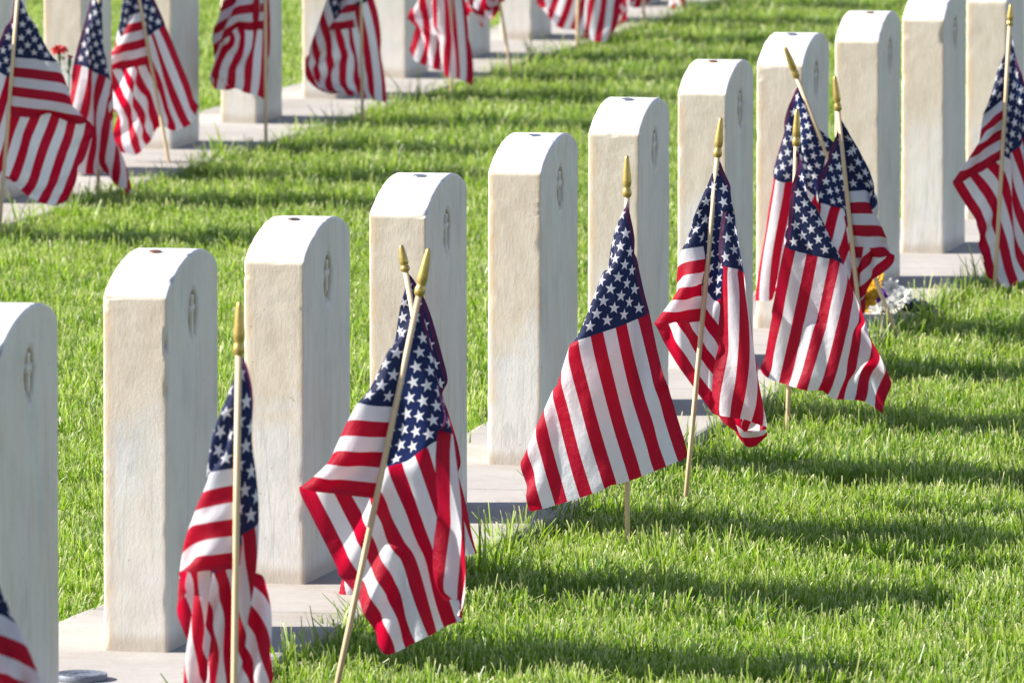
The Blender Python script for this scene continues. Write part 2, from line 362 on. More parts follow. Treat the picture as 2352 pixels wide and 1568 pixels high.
# ------------------------------------------------------------------ headstones
PROF = [(0, 0), (.03, .0085), (.057, .0145), (.15, .0295), (.245, .0410), (.35, .0505), (.45, .0568), (.55, .0605), (.64, .0615), (.72, .0600), (.80, .0560), (.88, .0495), (.94, .042), (.98, .034), (1.0, .026)]
PU, PR = [a for a, b in PROF], [b for a, b in PROF]
def headstone(P, W, hs, seed, emblem=True, chips=1.0, rise=1.0, thk=THK):
    """P near back corner at the surface of the strip; local x = thickness, y = along the row, z = up"""
    rr = random.Random(seed)
    ey, ez = W * 0.51, hs + 0.060 * rise - 0.098
    def lines(lo, hi, step, fine=None, fstep=0.0021, edge=0.004):
        s = [lo, lo + edge * 0.5, lo + edge]
        x = lo + edge
        while x < hi - edge:
            st = fstep if (fine and fine[0] < x < fine[1]) else step
            x += st; s.append(x)
        s = [t for t in s if t < hi - edge * 1.05] + [hi - edge, hi - edge * 0.5, hi]
        return s
    cy = lines(0, W, 0.0085, (ey - .039, ey + .036) if emblem else None)
    cx = lines(0, thk, 0.0075)
    cz = [-0.10, -0.005] + lines(0.0, hs, 0.011, (ez - .050, ez + .054) if emblem else None)[0:]
    nx, ny, nz = len(cx), len(cy), len(cz)
    idx = {}; vs = []; fs = []; dirt = []
    def vid(i, j, k):
        if (i, j, k) not in idx:
            idx[(i, j, k)] = len(vs); vs.append([cx[i], cy[j], cz[k]])
        return idx[(i, j, k)]
    for j in range(ny - 1):
        for k in range(nz - 1):
            fs.append((vid(nx - 1, j, k), vid(nx - 1, j + 1, k), vid(nx - 1, j + 1, k + 1), vid(nx - 1, j, k + 1)))
            fs.append((vid(0, j, k), vid(0, j, k + 1), vid(0, j + 1, k + 1), vid(0, j + 1, k)))
    for i in range(nx - 1):
        for k in range(nz - 1):
            fs.append((vid(i, 0, k), vid(i + 1, 0, k), vid(i + 1, 0, k + 1), vid(i, 0, k + 1)))
            fs.append((vid(i, ny - 1, k), vid(i, ny - 1, k + 1), vid(i + 1, ny - 1, k + 1), vid(i + 1, ny - 1, k)))
        for j in range(ny - 1):
            fs.append((vid(i, j, nz - 1), vid(i + 1, j, nz - 1), vid(i + 1, j + 1, nz - 1), vid(i, j + 1, nz - 1)))
    R = 0.0035 + rr.random() * 0.0015
    sv = Vector((seed * 3.1, seed * 1.7, seed * 0.9))
    for v in vs:
        x, y, z = v
        on_face = x > thk - 1e-6
        # rounded arrises
        ix, iy, iz = min(max(x, R), thk - R), min(max(y, R), W - R), min(z, hs - R)
        d = Vector((x - ix, y - iy, z - iz))
        nedge = (d.x != 0) + (d.y != 0) + (d.z != 0)
        if d.length > 1e-9:
            inf = max(abs(d.x), abs(d.y), abs(d.z))
            d = d * (inf / d.length)
        x, y, z = ix + d.x, iy + d.y, iz + d.z
        c = max(0.0, z) / hs
        r = np.interp(y / W, PU, PR) * rise
        z2 = z + c ** 1.0 * r if z > 0 else z
        p = Vector((x, y, z2)) + sv
        cen = Vector((thk / 2, W / 2, z2 - 0.02 if c > 0.97 else z2))
        n = Vector(((x - thk / 2) / (thk / 2), (y - W / 2) / (W / 2), 0.9 if c > .97 else 0))
        inw = -Vector((n.x if abs(n.x) > .85 else 0, n.y if abs(n.y) > .85 else 0, n.z)).normalized() if (abs(n.x) > .85 or abs(n.y) > .85 or n.z) else Vector((0, 0, 0))
        amp = 0.00035 * (mnoise.noise(p * 45) + 0.5 * mnoise.noise(p * 130))
        if nedge >= 2:
            ch = mnoise.noise(p * 30) + 0.5 * mnoise.noise(p * 90)
            amp += max(0, ch - 0.32) * 0.012 * chips + max(0, mnoise.noise(p * 14 + Vector((9, 9, 9))) - 0.5) * 0.022 * chips
        elif nedge == 0 and (n.z or abs(n.y) > .85 or abs(n.x) > .85):
            amp += max(0, mnoise.noise(p * 55) - 0.62) * 0.006
        x, y, z2 = x + inw.x * amp, y + inw.y * amp, z2 + inw.z * amp
        dt = 0.0
        if emblem and on_face:
            dy, dz = y - ey, z2 - ez
            e = math.sqrt((dy / 0.0365) ** 2 + (dz / 0.0430) ** 2)
            if e < 1.02:
                sm = lambda t: max(0.0, min(1.0, t))
                groove = sm(1 - abs(e - 0.97) / 0.05)
                panel = sm((0.90 - e) / 0.05)
                w = 0.0055 + 0.0035 * sm((abs(dz) - 0.016) / 0.012)
                w2 = 0.0050 + 0.003 * sm((abs(dy) - 0.008) / 0.008)
                cr = max(sm((w - abs(dy)) / 0.0015) * sm((0.031 - abs(dz)) / 0.0015), sm((w2 - abs(dz - 0.007)) / 0.0015) * sm((0.0185 - abs(dy)) / 0.0015))
                x -= 0.0025 * groove + 0.0062 * panel * (1 - 0.9 * cr)
                dt = max(0.55 * groove * (0.6 + 0.4 * mnoise.noise(p * 60)), panel * (1 - cr))
        v[0], v[1], v[2] = x, y, z2
        dirt.append(dt)
    me = bpy.data.meshes.new('headstone'); me.from_pydata([tuple(v) for v in vs], [], fs)
    me.polygons.foreach_set('use_smooth', [True] * len(me.polygons)); me.materials.append(MARBLE)
    at = me.attributes.new('dirt', 'FLOAT', 'POINT'); at.data.foreach_set('value', dirt)
    me.update()
    o = bpy.data.objects.new('headstone', me); COL.objects.link(o)
    o.location = P; o.rotation_euler = (rr.uniform(-.003, .003), rr.uniform(-.003, .003), -PHI + rr.uniform(-.006, .006))
    return o
# x of the left edge, of the front-left edge, of the right edge, y of the shoulder at that edge
FRONT = [(-154, 3, 143, 821), (238, 379, 497, 684), (561, 703, 811, 603.5), (849.5, 985, 1079, 497), (1119.5, 1240, 1325, 398),
         (1349.5, 1465, 1536, 309), (1556, 1668, 1732, 217), (1736, 1846, 1907, 151.5), (1917, 2022, 2071, 97), (2070, 2167, 2218, 47.5),
         (2218, 2311, 2352, 5.5), (2334, 2424, 2464, -38)]
COINS = {1: ('penny', COPPER), 2: ('penny', BRONZE), 3: ('quarter', NICKEL), 4: ('quarter', NICKEL), 5: ('quarter', NICKEL), 6: ('penny', COPPER), 7: ('quarter', NICKEL), 8: ('penny', COPPER)}
FL = [
 'headstone cut by the left frame edge, nearest of the front row, brown-stained arch',
 'chipped grey-veined headstone with a reddish coin on top, silver disc before it',
 'pale green-streaked headstone behind the nearest full flag, dark coin on its arch',
 'speckled glittering headstone right behind the two crossed flags in the front row',
 'headstone with tan upper and whiter lower side, left of the big spread flag',
 'smooth white headstone directly behind the big spread flag, its lower half hidden',
 'tan headstone with an orange-stained top behind the flag draped with a folded lobe',
 'headstone behind the cluster of three flags, its base showing under their stripes',
 'headstone with the flower bouquet at its foot, behind the right flag of the cluster',
 'bright clean headstone standing free, its top cut by the upper frame edge',
 'mottled headstone behind the flag at the right frame edge, top just in frame',
 'farthest front-row headstone, only a sliver in the top right corner']
SHAPE_SEED = [3, 7, 12, 18, 23, 29, 31, 37, 41, 47, 53, 59]
SPOT = {}
for n, (xl, xe, xr, ys) in enumerate(FRONT):
    yb = ys + 820 / (1 + .0665 * (n - 1))
    P0 = plane_hit(xl, yb, A1, V)
    base = float(level(P0.x, P0.y))
    t = THK if n > 0 else 0.105
    E = P0 + V * t
    T = plane_hit(xe, ys, P0, U)
    Rr = plane_hit(xr, ys - 30, E, V)
    W = max(0.325, min(0.372, (Rr - E).dot(U)))
    if n in (0, 11): W = 0.37 if n == 0 else 0.35
    hs = T.z - base
    o = headstone(Vector((P0.x, P0.y, base)), W, hs, SHAPE_SEED[n], emblem=n < 10, chips=1.3 if n in (1,) else 0.55)
    tag(o, FL[n], 'headstone', 'headstones in the front row')
    SPOT[n] = (P0, W, hs, base)
    if n in COINS:
        kind, mt = COINS[n]
        r = 0.0095 if kind == 'penny' else 0.0121
        prof = [(r * .98, 0), (r, .0003), (r, .0015), (r * .97, .0018), (r * .93, .0018), (r * .91, .0014), (r * .4, .0015), (r * .25, .0018), (0.0004, .0019)]
        uu = 0.50
        vsx, fsx = lathe(prof, 28)
        c = mesh_obj('coin', vsx, fsx, mt)
        zz = float(np.interp(uu, PU, PR))
        slope = (np.interp(uu + .03, PU, PR) - np.interp(uu - .03, PU, PR)) / (.06 * W)
        q = P0 + U * (uu * W) + V * (0.05 + .006 * math.sin(n * 5))
        c.location = (q.x, q.y, base + hs + zz + 0.0002)
        c.rotation_euler = Matrix.Rotation(-PHI, 3, 'Z').to_4x4().to_euler()
        c.rotation_euler = (Matrix.Rotation(-PHI, 4, 'Z') @ Matrix.Rotation(math.atan(slope), 4, 'X')).to_euler()
        desc = {1: 'reddish copper coin on top of the second headstone from the left', 2: 'dark brown coin on the pale green-streaked headstone', 3: 'thin silvery coin on the speckled headstone behind the crossed flags',
                4: 'silvery coin on the headstone left of the big spread flag', 5: 'silvery coin on the white headstone behind the big spread flag', 6: 'brown coin on the tan orange-topped headstone',
                7: 'dark grey coin on the headstone behind the cluster of flags', 8: 'tiny brown coin on the headstone above the bouquet'}[n]
        tag(c, desc, 'coin', 'coins left on the front-row headstones')
BACK = [(-273, 560), (-12, 478), (191, 403), (395, 340), (589.6, 280), (774, 226), (932, 172), (1079, 122), (1221, 82), (1354, 38), (1478, 3)]
BL = ['', 'back-row headstone at the left frame edge, only its shaded foot showing under the starred flag',
      'back-row headstone behind the upper-left group of three flags, red flower beside it', None,
      'back-row headstone half hidden by the lone flag with folded-over stripes', 'back-row headstone with its left half hidden by the flag on a straight pole',
      'back-row headstone between the two middle background flags', 'back-row headstone mostly hidden behind the flag with diagonal stripes',
      'back-row headstone standing clear beside a bare leaning flag stick', 'back-row headstone hidden behind the upside triangular flag near the top', 'farthest back-row headstone at the top frame edge']
BL[3] = 'back-row headstone whose base stands clear right of the three-flag group'
BL[0] = 'outermost back-row headstone, beyond the left frame edge'
BL[9] = 'back-row headstone behind the flag that hangs in a pointed triangle at the top'
for n, (xe, yb) in enumerate(BACK):
    E = plane_hit(xe, yb, B2, V)
    P0 = E - V * THK
    base = float(level(P0.x, P0.y))
    o = headstone(Vector((P0.x, P0.y, base)), 0.345, 0.555, 71 + n * 7, emblem=False, chips=0.7)
    tag(o, BL[n], 'headstone', 'headstones in the back row')
# ------------------------------------------------------------------ flags
NU, NV = 45, 30
def cloth(anchors, hoist, unit, seed, iters=150, wr=1.0):
    """hoist: (T, B) world points; anchors: list (u, v, Vector); returns (NV+1, NU+1, 3) relaxed, nearly unstretched"""
    us = np.linspace(0, 1.5, NU + 1); vs_ = np.linspace(0, 1, NV + 1)
    UU, VV = np.meshgrid(us, vs_)
    A = [(0.0, v, hoist[1].lerp(hoist[0], v)) for v in (0, .25, .5, .75, 1.0)] + list(anchors)
    pu = np.array([a[0] for a in A]); pv = np.array([a[1] for a in A]); X = np.array([tuple(a[2]) for a in A])
    def K(r): return r * r * np.log(r + 1e-9)
    n = len(A)
    D = np.hypot(pu[:, None] - pu[None], pv[:, None] - pv[None])
    Pm = np.c_[np.ones(n), pu, pv]
    S = np.zeros((n + 3, n + 3)); S[:n, :n] = K(D) + np.eye(n) * 0.002; S[:n, n:] = Pm; S[n:, :n] = Pm.T
    sol = np.linalg.solve(S, np.r_[X, np.zeros((3, 3))])
    G = np.hypot(UU.ravel()[:, None] - pu[None], VV.ravel()[:, None] - pv[None])
    Q = K(G) @ sol[:n] + np.c_[np.ones(UU.size), UU.ravel(), VV.ravel()] @ sol[n:]
    Q = Q.reshape(NV + 1, NU + 1, 3)
    r2 = np.random.default_rng(seed)
    Q[:, 1:, 1] += r2.normal(0, 0.0015, (NV + 1, NU)) * wr
    du, dv = 1.5 / NU * unit, 1.0 / NV * unit; dd = math.hypot(du, dv)
    ai = [(int(round(a[1] * NV)), int(round(a[0] / 1.5 * NU)), np.array(tuple(a[2]))) for a in anchors]
    hz = np.array([tuple(hoist[1].lerp(hoist[0], v)) for v in vs_])
    Qp = Q.copy()
    def con(a, b, L0, st, only_short=False):
        d = b - a; l = np.linalg.norm(d, axis=-1, keepdims=True) + 1e-9
        e = (l - L0) / l
        if only_short: e = np.minimum(e, 0)
        return d * (0.5 * st * e)
    for it in range(iters):
        vel = (Q - Qp) * 0.86; Qp = Q.copy()
        Q = Q + vel; Q[..., 2] -= 0.00012
        for sub in range(5):
            for st in (0, 1):
                c = con(Q[:, st:-1:2][:, :], Q[:, st + 1::2], du, 1.0) if True else None
                m = min(Q[:, st:-1:2].shape[1], Q[:, st + 1::2].shape[1])
                c = con(Q[:, st:-1:2][:, :m], Q[:, st + 1::2][:, :m], du, 1.0)
                Q[:, st:-1:2][:, :m] += c; Q[:, st + 1::2][:, :m] -= c
                m = min(Q[st:-1:2].shape[0], Q[st + 1::2].shape[0])
                c = con(Q[st:-1:2][:m], Q[st + 1::2][:m], dv, 1.0)
                Q[st:-1:2][:m] += c; Q[st + 1::2][:m] -= c
            c = con(Q[:-1, :-1], Q[1:, 1:], dd, 0.35); Q[:-1, :-1] += c; Q[1:, 1:] -= c
            c = con(Q[:-1, 1:], Q[1:, :-1], dd, 0.35); Q[:-1, 1:] += c; Q[1:, :-1] -= c
            # bending: keep every third node from closing up
            c = con(Q[:, :-3], Q[:, 3:], 3 * du * 0.97, 0.16, True); Q[:, :-3] += c; Q[:, 3:] -= c
            c = con(Q[:-3], Q[3:], 3 * dv * 0.97, 0.16, True); Q[:-3] += c; Q[3:] -= c
            for (i, j, t) in ai:
                Q[i, j] += (t - Q[i, j]) * 0.35
            Q[:, 0] = hz
    return Q, UU, VV
FIN = [(.0047, 0), (.0062, .0012), (.0078, .0035), (.0083, .008), (.0080, .012), (.0066, .0155), (.0061, .018), (.0068, .0205), (.0078, .024), (.0079, .030), (.0072, .040), (.0058, .055), (.0042, .068), (.0033, .0725), (.0020, .0738), (.0006, .0742)]
def flag(base_px, tip_px, T_px, B_px, anchors, Yg=None, label='', group='small flags by the front row', front=False, fin_len=0.0742, unit=None, seed=1, wr=1.0, hlen=0.305, side=0.0, tipY=None):
    """base_px where the stick enters the lawn (or a point on it when Yg is given); anchors: (u, v, px, py, depth cm)"""
    if Yg is None:
        G = lawn_hit(*base_px); Yg = G.y
    else:
        G = at_y(base_px[0], base_px[1], Yg)
    tY = Yg if tipY is None else tipY
    yy = lambda py: Yg + (tY - Yg) * (py - base_px[1]) / (tip_px[1] - base_px[1])
    tip = at_y(tip_px[0], tip_px[1], tY)
    d = (tip - G).normalized()
    # run the stick into the soil
    g = float(level(G.x, G.y)) + LAWN - 0.05
    foot = G + d * ((g - G.z) / d.z)
    root = empty('flag', foot)
    fin0 = tip - d * fin_len
    Ls = (fin0 - foot).length
    q = d.to_track_quat('Z', 'Y')
    vs, fs = lathe([(.0046, 0), (.00475, Ls * .3), (.00475, Ls * .7), (.0047, Ls + 0.01)], 14)
    st = mesh_obj('stick', [q @ Vector(v) for v in vs], fs, WOOD, root)
    s = fin_len / 0.0742
    vs, fs = lathe([(r * (0.9 + .1 * s), z * s) for r, z in FIN], 22)
    mesh_obj('finial', [q @ Vector(v) + (fin0 - foot) for v in vs], fs, GOLD, root)
    off = -0.0062 if front else 0.0062
    def on_pole(px):
        return at_y(px[0], px[1], yy(px[1]))
    T = on_pole(T_px); T = fin0 + d * ((T - fin0).dot(d))
    k = unit or hlen
    B = T - d * k
    T = T + Vector((side, off, 0)); B = B + Vector((side, off if not front else 0.020, 0))
    an = [(u, v, at_y(px, py, yy(py) + off + dc / 100.0)) for (u, v, px, py, dc) in anchors]
    Q, UU, VV = cloth(an, (T, B), k, seed, wr=wr)
    # creases of ironed, stored cloth and a faint ripple
    vs = (Q.reshape(-1, 3) - np.array(tuple(foot)))
    fs = []
    for i in range(NV):
        for j in range(NU):
            a = i * (NU + 1) + j
            fs.append((a, a + 1, a + NU + 2, a + NU + 1))
    c = mesh_obj('flag_cloth', vs, fs, FLAG, root, uv=np.c_[UU.ravel(), VV.ravel()])
    sb = c.modifiers.new('sub', 'SUBSURF'); sb.levels = 2; sb.render_levels = 2
    sb.uv_smooth = 'PRESERVE_BOUNDARIES'
    tag(root, label, 'flag', group)
    return root
exec_flags = []
# big spread flag, centre
flag((1441, 1275), (1440, 357), (1438, 456), None,
     [(.33, 1, 1463, 585, 0), (CANT, 1, 1491, 708, -.6), (1.1, 1, 1536, 880, -1.0), (1.5, 1, 1578, 1048, 0), (1.5, .5, 1400, 1113, -2.5), (1.5, 0, 1215, 1175, 0),
      (.66, .4615, 1307, 768, -2), (.33, .72, 1388, 592, -1.2), (1.0, .5, 1345, 920, -3), (1.05, .18, 1235, 975, -1.5), (1.12, .0, 1208, 1050, 1.5), (1.3, .0, 1207, 1110, 1), (.5, 0, 1372, 930, 6), (.4, .3, 1385, 790, 5), (.8, .1, 1292, 985, 5), (.85, .3, 1268, 880, .5)],
     label='widely spread flag in the centre, its stripes fanning down over an upright stick', front=True, seed=3)
# front crossed flag
flag((775, 1568), (985, 570), (957, 690), None,
     [(.2, .4615, 820, 908, -1.5), (.2, 0, 770, 1132, -2), (.40, 0, 684, 1113, -.5), (.1, .75, 880, 800, -1.2), (.95, 0, 778, 1330, 4), (1.5, 0, 882, 1503, 4.5),
      (1.5, .28, 968, 1468, -1.5), (1.5, .54, 1050, 1428, 4), (.66, .4615, 893, 1053, 3.5), (.66, .73, 998, 1004, 3.5), (.33, .85, 985, 850, 3), (.66, 1, 1004, 985, -.5), (1.1, 1, 1003, 1190, -3), (1.5, 1, 1027, 1385, -2.5),
      (1.0, .70, 1040, 1180, 2), (1.3, .65, 1050, 1330, 1), (1.5, .75, 1048, 1410, -2), (1.1, .35, 928, 1250, 0)],
     Yg=15.0, label='front one of the two crossed flags, a folded lobe left of its slanting stick', seed=5)
# behind it
flag((1071, 1415), (921, 562), (934, 622), None,
     [(.66, 1, 1010, 880, .5), (1.1, 1, 1047, 1075, .5), (1.5, 1, 1092, 1283, 1), (1.5, .8, 1060, 1290, -1), (1.5, .5, 925, 1330, 3), (1.5, 0, 772, 1418, 0), (.35, .7, 903, 760, -.5), (.66, .4615, 870, 900, -1), (1.0, .1, 800, 1180, 1), (1.1, .6, 960, 1130, 2), (.5, .1, 930, 1060, 3), (1.25, .0, 775, 1330, 1)],
     label='rear one of the two crossed flags, mostly hidden, frayed red hem by its stick', seed=6, fin_len=0.045)
# nearest flag, lower left
flag((538, 1568), (550, 693), (543, 803), None,
     [(.14, .4615, 468, 1073, 0), (.07, .4615, 504, 1074, -.8), (.07, .75, 505, 930, -.5), (.14, 0, 470, 1308, -1), (.10, .23, 488, 1196, -1), (.21, .23, 434, 1193, 0), (.28, 0, 403, 1305, .5), (.28, .4615, 500, 1130, 4), (.40, 0, 432, 1362, 4),
      (1.0, 0, 430, 1665, 8), (1.0, .25, 480, 1575, 2), (1.0, .5, 528, 1485, 8), (1.0, .75, 570, 1397, 2), (1.0, 1, 602, 1308, 8), (1.3, 0, 428, 1818, 8), (1.3, .25, 484, 1730, 2), (1.3, .5, 536, 1640, 8), (1.3, .75, 588, 1550, 2), (1.3, 1, 615, 1462, 8),
      (.66, 1, 587, 1172, 6), (.66, .75, 560, 1235, 2.5), (.66, .25, 478, 1400, 3), (.66, 0, 434, 1490, 7), (.66, .5, 520, 1310, 7), (.33, 1, 562, 985, 4), (.33, .8, 548, 1020, 2.5), (1.5, 1, 626, 1570, 8)],
     Yg=13.8, label='nearest flag, lower left, narrow folds around an upright stick cut by the frame bottom', seed=8)
# corner flag at the left edge
flag((-95, 1568), (-95, 985), (-96, 1092), None,
     [(.19, .4615, 8, 1398, -1), (.36, 0, 100, 1640, 0), (.18, 0, 0, 1660, -1), (.1, .72, -48, 1240, -1), (.66, 1, -180, 1450, 3), (1.5, 1, -230, 1900, 3), (1.5, 0, 60, 2000, 3), (.9, 0, 80, 1800, 3)],
     Yg=12.5, label='flag cut by the lower left corner, only slanting red and white stripes in view', seed=9)
# flag with rolled right pleat, right of centre
flag((1577, 1125), (1656, 270), (1651, 360), None,
     [(.19, .4615, 1562, 562, -1), (.1, .75, 1607, 460, -1), (.15, 0, 1557, 746, -1.5), (.32, 0, 1500, 740, 0), (1.0, 0, 1640, 965, 4), (1.3, 0, 1712, 1014, 3), (1.5, 0, 1763, 1000, 1.5), (1.5, .22, 1712, 966, 5),
      (.66, 1, 1665, 600, -2), (1.1, 1, 1653, 800, -3), (1.5, 1, 1662, 937, -2.5), (.33, 1, 1664, 470, -1), (.66, .68, 1705, 622, .5), (1.1, .60, 1738, 850, .5), (1.5, .5, 1760, 985, 0), (.33, .85, 1680, 480, 0),
      (.66, .4615, 1650, 668, 3), (1.0, .3, 1655, 850, 4), (1.2, .25, 1680, 925, 5), (.66, .82, 1688, 615, -3), (1.5, .75, 1712, 962, -3)],
     Yg=18.4, label='flag with a left folded lobe and a rolled pleat on the right, right of centre', seed=12)
# clustered flags
flag((1808, 1000), (1831, 250), (1824, 342), None,
     [(.33, 1, 1812, 450, -.5), (CANT, 1, 1803, 557, -1), (1.1, 1, 1774, 720, -1), (1.5, 1, 1748, 850, -.5), (CANT, .66, 1917, 582, -1.5), (.33, .8, 1873, 455, -1), (1.5, .5, 1892, 896, -2), (1.5, .12, 1990, 922, 0), (1.5, 0, 2029, 951, 1),
      (1.0, .35, 1968, 740, 0), (1.1, .7, 1870, 740, -2.5), (1.25, .2, 1990, 830, 1), (.8, .1, 1930, 760, 4), (.4, .2, 1850, 680, 5)],
     label='front flag of the cluster, hanging flat with a pointed tail at its lower right', front=True, seed=14)
flag((1990, 878), (1917, 175), (1925, 262), None,
     [(.13, .4615, 1996, 428, -.5), (.07, .75, 1960, 340, -.5), (.3, 0, 2057, 580, 0), (.15, 0, 2008, 590, -.5), (.55, 0, 2005, 640, 2), (.9, 0, 1975, 700, 3), (1.5, 0, 1972, 745, 3), (.66, 1, 1888, 471, 2), (.33, 1, 1905, 360, 1), (.66, .75, 1930, 458, 2.5), (1.1, 1, 1892, 600, 2), (1.5, 1, 1900, 730, 2), (1.5, .5, 1935, 760, 3), (1.1, .6, 1945, 620, 4)],
     Yg=21.0, label='right flag of the cluster, its lobe turned right with level stripes above the bouquet', seed=15)
flag((2070, 795), (1803, 108), (1836, 196), None,
     [(.66, 1, 1783, 398, 0), (.33, 1, 1803, 300, 0), (1.1, 1, 1757, 560, 0), (1.5, 1, 1733, 700, 0), (.66, .7, 1840, 373, 1), (1.5, .6, 1800, 670, 1), (1.5, 0, 1925, 640, 3), (.25, .4, 1903, 322, 2), (.9, .2, 1925, 520, 3), (.5, .45, 1885, 410, 2)],
     label='rear flag of the cluster on the stick leaning strongly left', seed=16, side=-0.003, tipY=21.65)
# right edge
flag((2283, 690), (2322, 10), (2318, 62), None,
     [(.19, .4615, 2247, 265, -1.5), (.1, .73, 2284, 170, -.8), (.34, 0, 2194, 436, -.5), (.18, 0, 2248, 405, -2), (.45, .25, 2240, 430, 3), (1.0, 0, 2248, 556, 3), (1.5, 0, 2293, 634, 1.5), (1.5, .5, 2358, 600, .5), (.66, 1, 2372, 300, 1), (1.5, 1, 2400, 560, 2), (.66, .4615, 2330, 345, 5), (.33, 1, 2346, 170, 2.5), (.33, .5, 2290, 280, 3.5)],
     label='flag at the right frame edge with a left folded lobe, its stick standing clear', seed=17, fin_len=0.05)
# background flags
BG = 'small flags by the back row'
flag((-4, 560), (50, -125), (40, -23), None,
     [(.37, .4615, 136, 128, 0), (.18, .4615, 85, 130, -.5), (.18, .75, 88, 50, 0), (.65, 0, 203, 275, 0), (.33, 0, 110, 256, -.5), (.9, 0, 212, 312, 2), (1.15, 0, 178, 380, 2), (1.5, 0, 140, 458, 2), (1.5, .54, 12, 400, 2), (1.0, .5, 60, 300, 3), (.66, 1, -14, 150, 2), (1.5, 1, -60, 370, 3), (.33, 1, 15, 50, 1)],
     label='starred flag at the left frame edge with a wide lobe to the right, back row', group=BG, seed=21)
flag((225, 472), (226, -160), (226, -60), None,
     [(.4, 1, 190, 70, 1), (.75, 1, 163, 182, 1), (1.2, 1, 176, 290, 2), (1.5, 1, 188, 371, 2), (.5, .6, 238, 120, -3), (.8, .5, 248, 215, -3), (1.5, .5, 243, 396, -1), (1.5, 0, 284, 452, 0), (1.1, .25, 262, 310, -2), (.5, .85, 205, 110, -1), (.5, 0, 215, 320, 8), (1.0, 0, 245, 380, 6), (.4, .3, 208, 200, 6)],
     label='tightly draped flag with a curved front fold, middle of the upper-left group', group=BG, seed=22)
flag((393, 400), (286, -185), (300, -112), None,
     [(.17, .4615, 300, 22, -.5), (.36, 0, 256, 160, 0), (.18, 0, 300, 155, -.8), (1.0, 0, 268, 250, 3), (1.5, 0, 281, 337, 2), (1.5, .5, 360, 295, 1), (1.5, 1, 447, 246, 0), (.66, 1, 380, 62, 0), (.33, 1, 342, -30, 0), (.66, .7, 335, 77, 2), (1.1, .5, 340, 200, 3)],
     label='flag on a leaning stick with level stripes left and fanned stripes right, upper left', group=BG, seed=23)
flag((611, 357), (608, -265), (608, -188), None,
     [(.1, .46, 585, -62, -.6), (.2, .46, 558, -58, 0), (.3, 0, 549, 62, -.5), (.15, 0, 580, 72, -1), (.8, 0, 515, 110, 4), (1.1, .4, 500, 85, 3), (1.5, .45, 489, 167, 2), (1.5, .75, 550, 203, 0), (1.5, 1, 607, 238, 1), (1.5, 0, 560, 180, 9), (.9, 1, 620, 50, 2), (.45, 1, 616, -80, 2), (1.2, 1, 614, 130, 2)],
     label='lone background flag above a dark-footed stick, stripes folded over on its right', group=BG, seed=24)
flag((833, 300), (826, -265), (827, -185), None,
     [(.18, .4615, 775, -40, -.6), (.36, 0, 741, 72, 0), (.18, 0, 785, 70, -.8), (1.0, .12, 712, 158, 2), (1.5, 0, 805, 190, 8), (1.5, .3, 765, 190, 3), (1.5, .6, 830, 212, 1), (1.5, 1, 889, 252, 0), (.66, 1, 852, -30, 0), (1.1, 1, 870, 120, 0), (1.1, .5, 790, 130, 3), (1.1, .8, 845, 140, -1)],
     label='background flag on a straight upright stick with a level striped lobe on its left', group=BG, seed=25)
flag((1037, 233), (1036, -300), (1036, -222), None,
     [(.66, .3, 985, -50, -.5), (.66, 1, 1058, -50, 0), (1.1, 1, 1075, 90, -1), (1.5, 1, 1088, 211, -1), (1.5, .5, 1030, 160, .5), (1.5, 0, 951, 120, 1), (1.2, 0, 955, 60, 2), (1.1, .5, 1010, 60, -2), (.5, 0, 1000, -50, 3)],
     label='background flag with diagonal stripes ending in a long right tail', group=BG, seed=26)
flag((1176, 180), (1090, -350), (1102, -275), None,
     [(1.5, 1, 1138, -25, -1), (1.5, .5, 1110, 60, 1), (1.5, 0, 1073, 20, 1), (.66, 1, 1120, -130, 0), (.9, .3, 1085, -110, 0)],
     label='background flag cut by the top edge, only its lower corner beside a bent stick', group=BG, seed=27)
flag((1325, 124), (1335, -390), (1334, -310), None,
     [(1.5, 0, 1385, 84, 0), (1.5, .5, 1318, 66, 0), (1.5, 1, 1250, -2, 0), (1.1, 0, 1425, 10, -1), (.66, .3, 1375, -110, 0), (.66, 1, 1290, -130, 0), (.8, 0, 1432, -40, 1)],
     label='background flag hanging in a downward triangle from the top edge', group=BG, seed=28)
flag((1480, 82), (1468, -400), (1470, -330), None,
     [(1.5, 0, 1426, 47, 0), (1.5, .5, 1445, 20, 1), (1.5, 1, 1480, 0, 0), (.66, 1, 1475, -170, 0), (.66, .3, 1430, -150, 0)],
     label='far background flag, a small striped tip left of its stick at the top edge', group=BG, seed=29)
flag((1573, 42), (1573, -420), (1573, -350), None,
     [(1.5, 0, 1545, -20, 0), (1.5, 1, 1590, -60, 0), (.66, 1, 1580, -210, 0)],
     label='farthest background flag, only the foot of its thin stick in view', group=BG, seed=30)
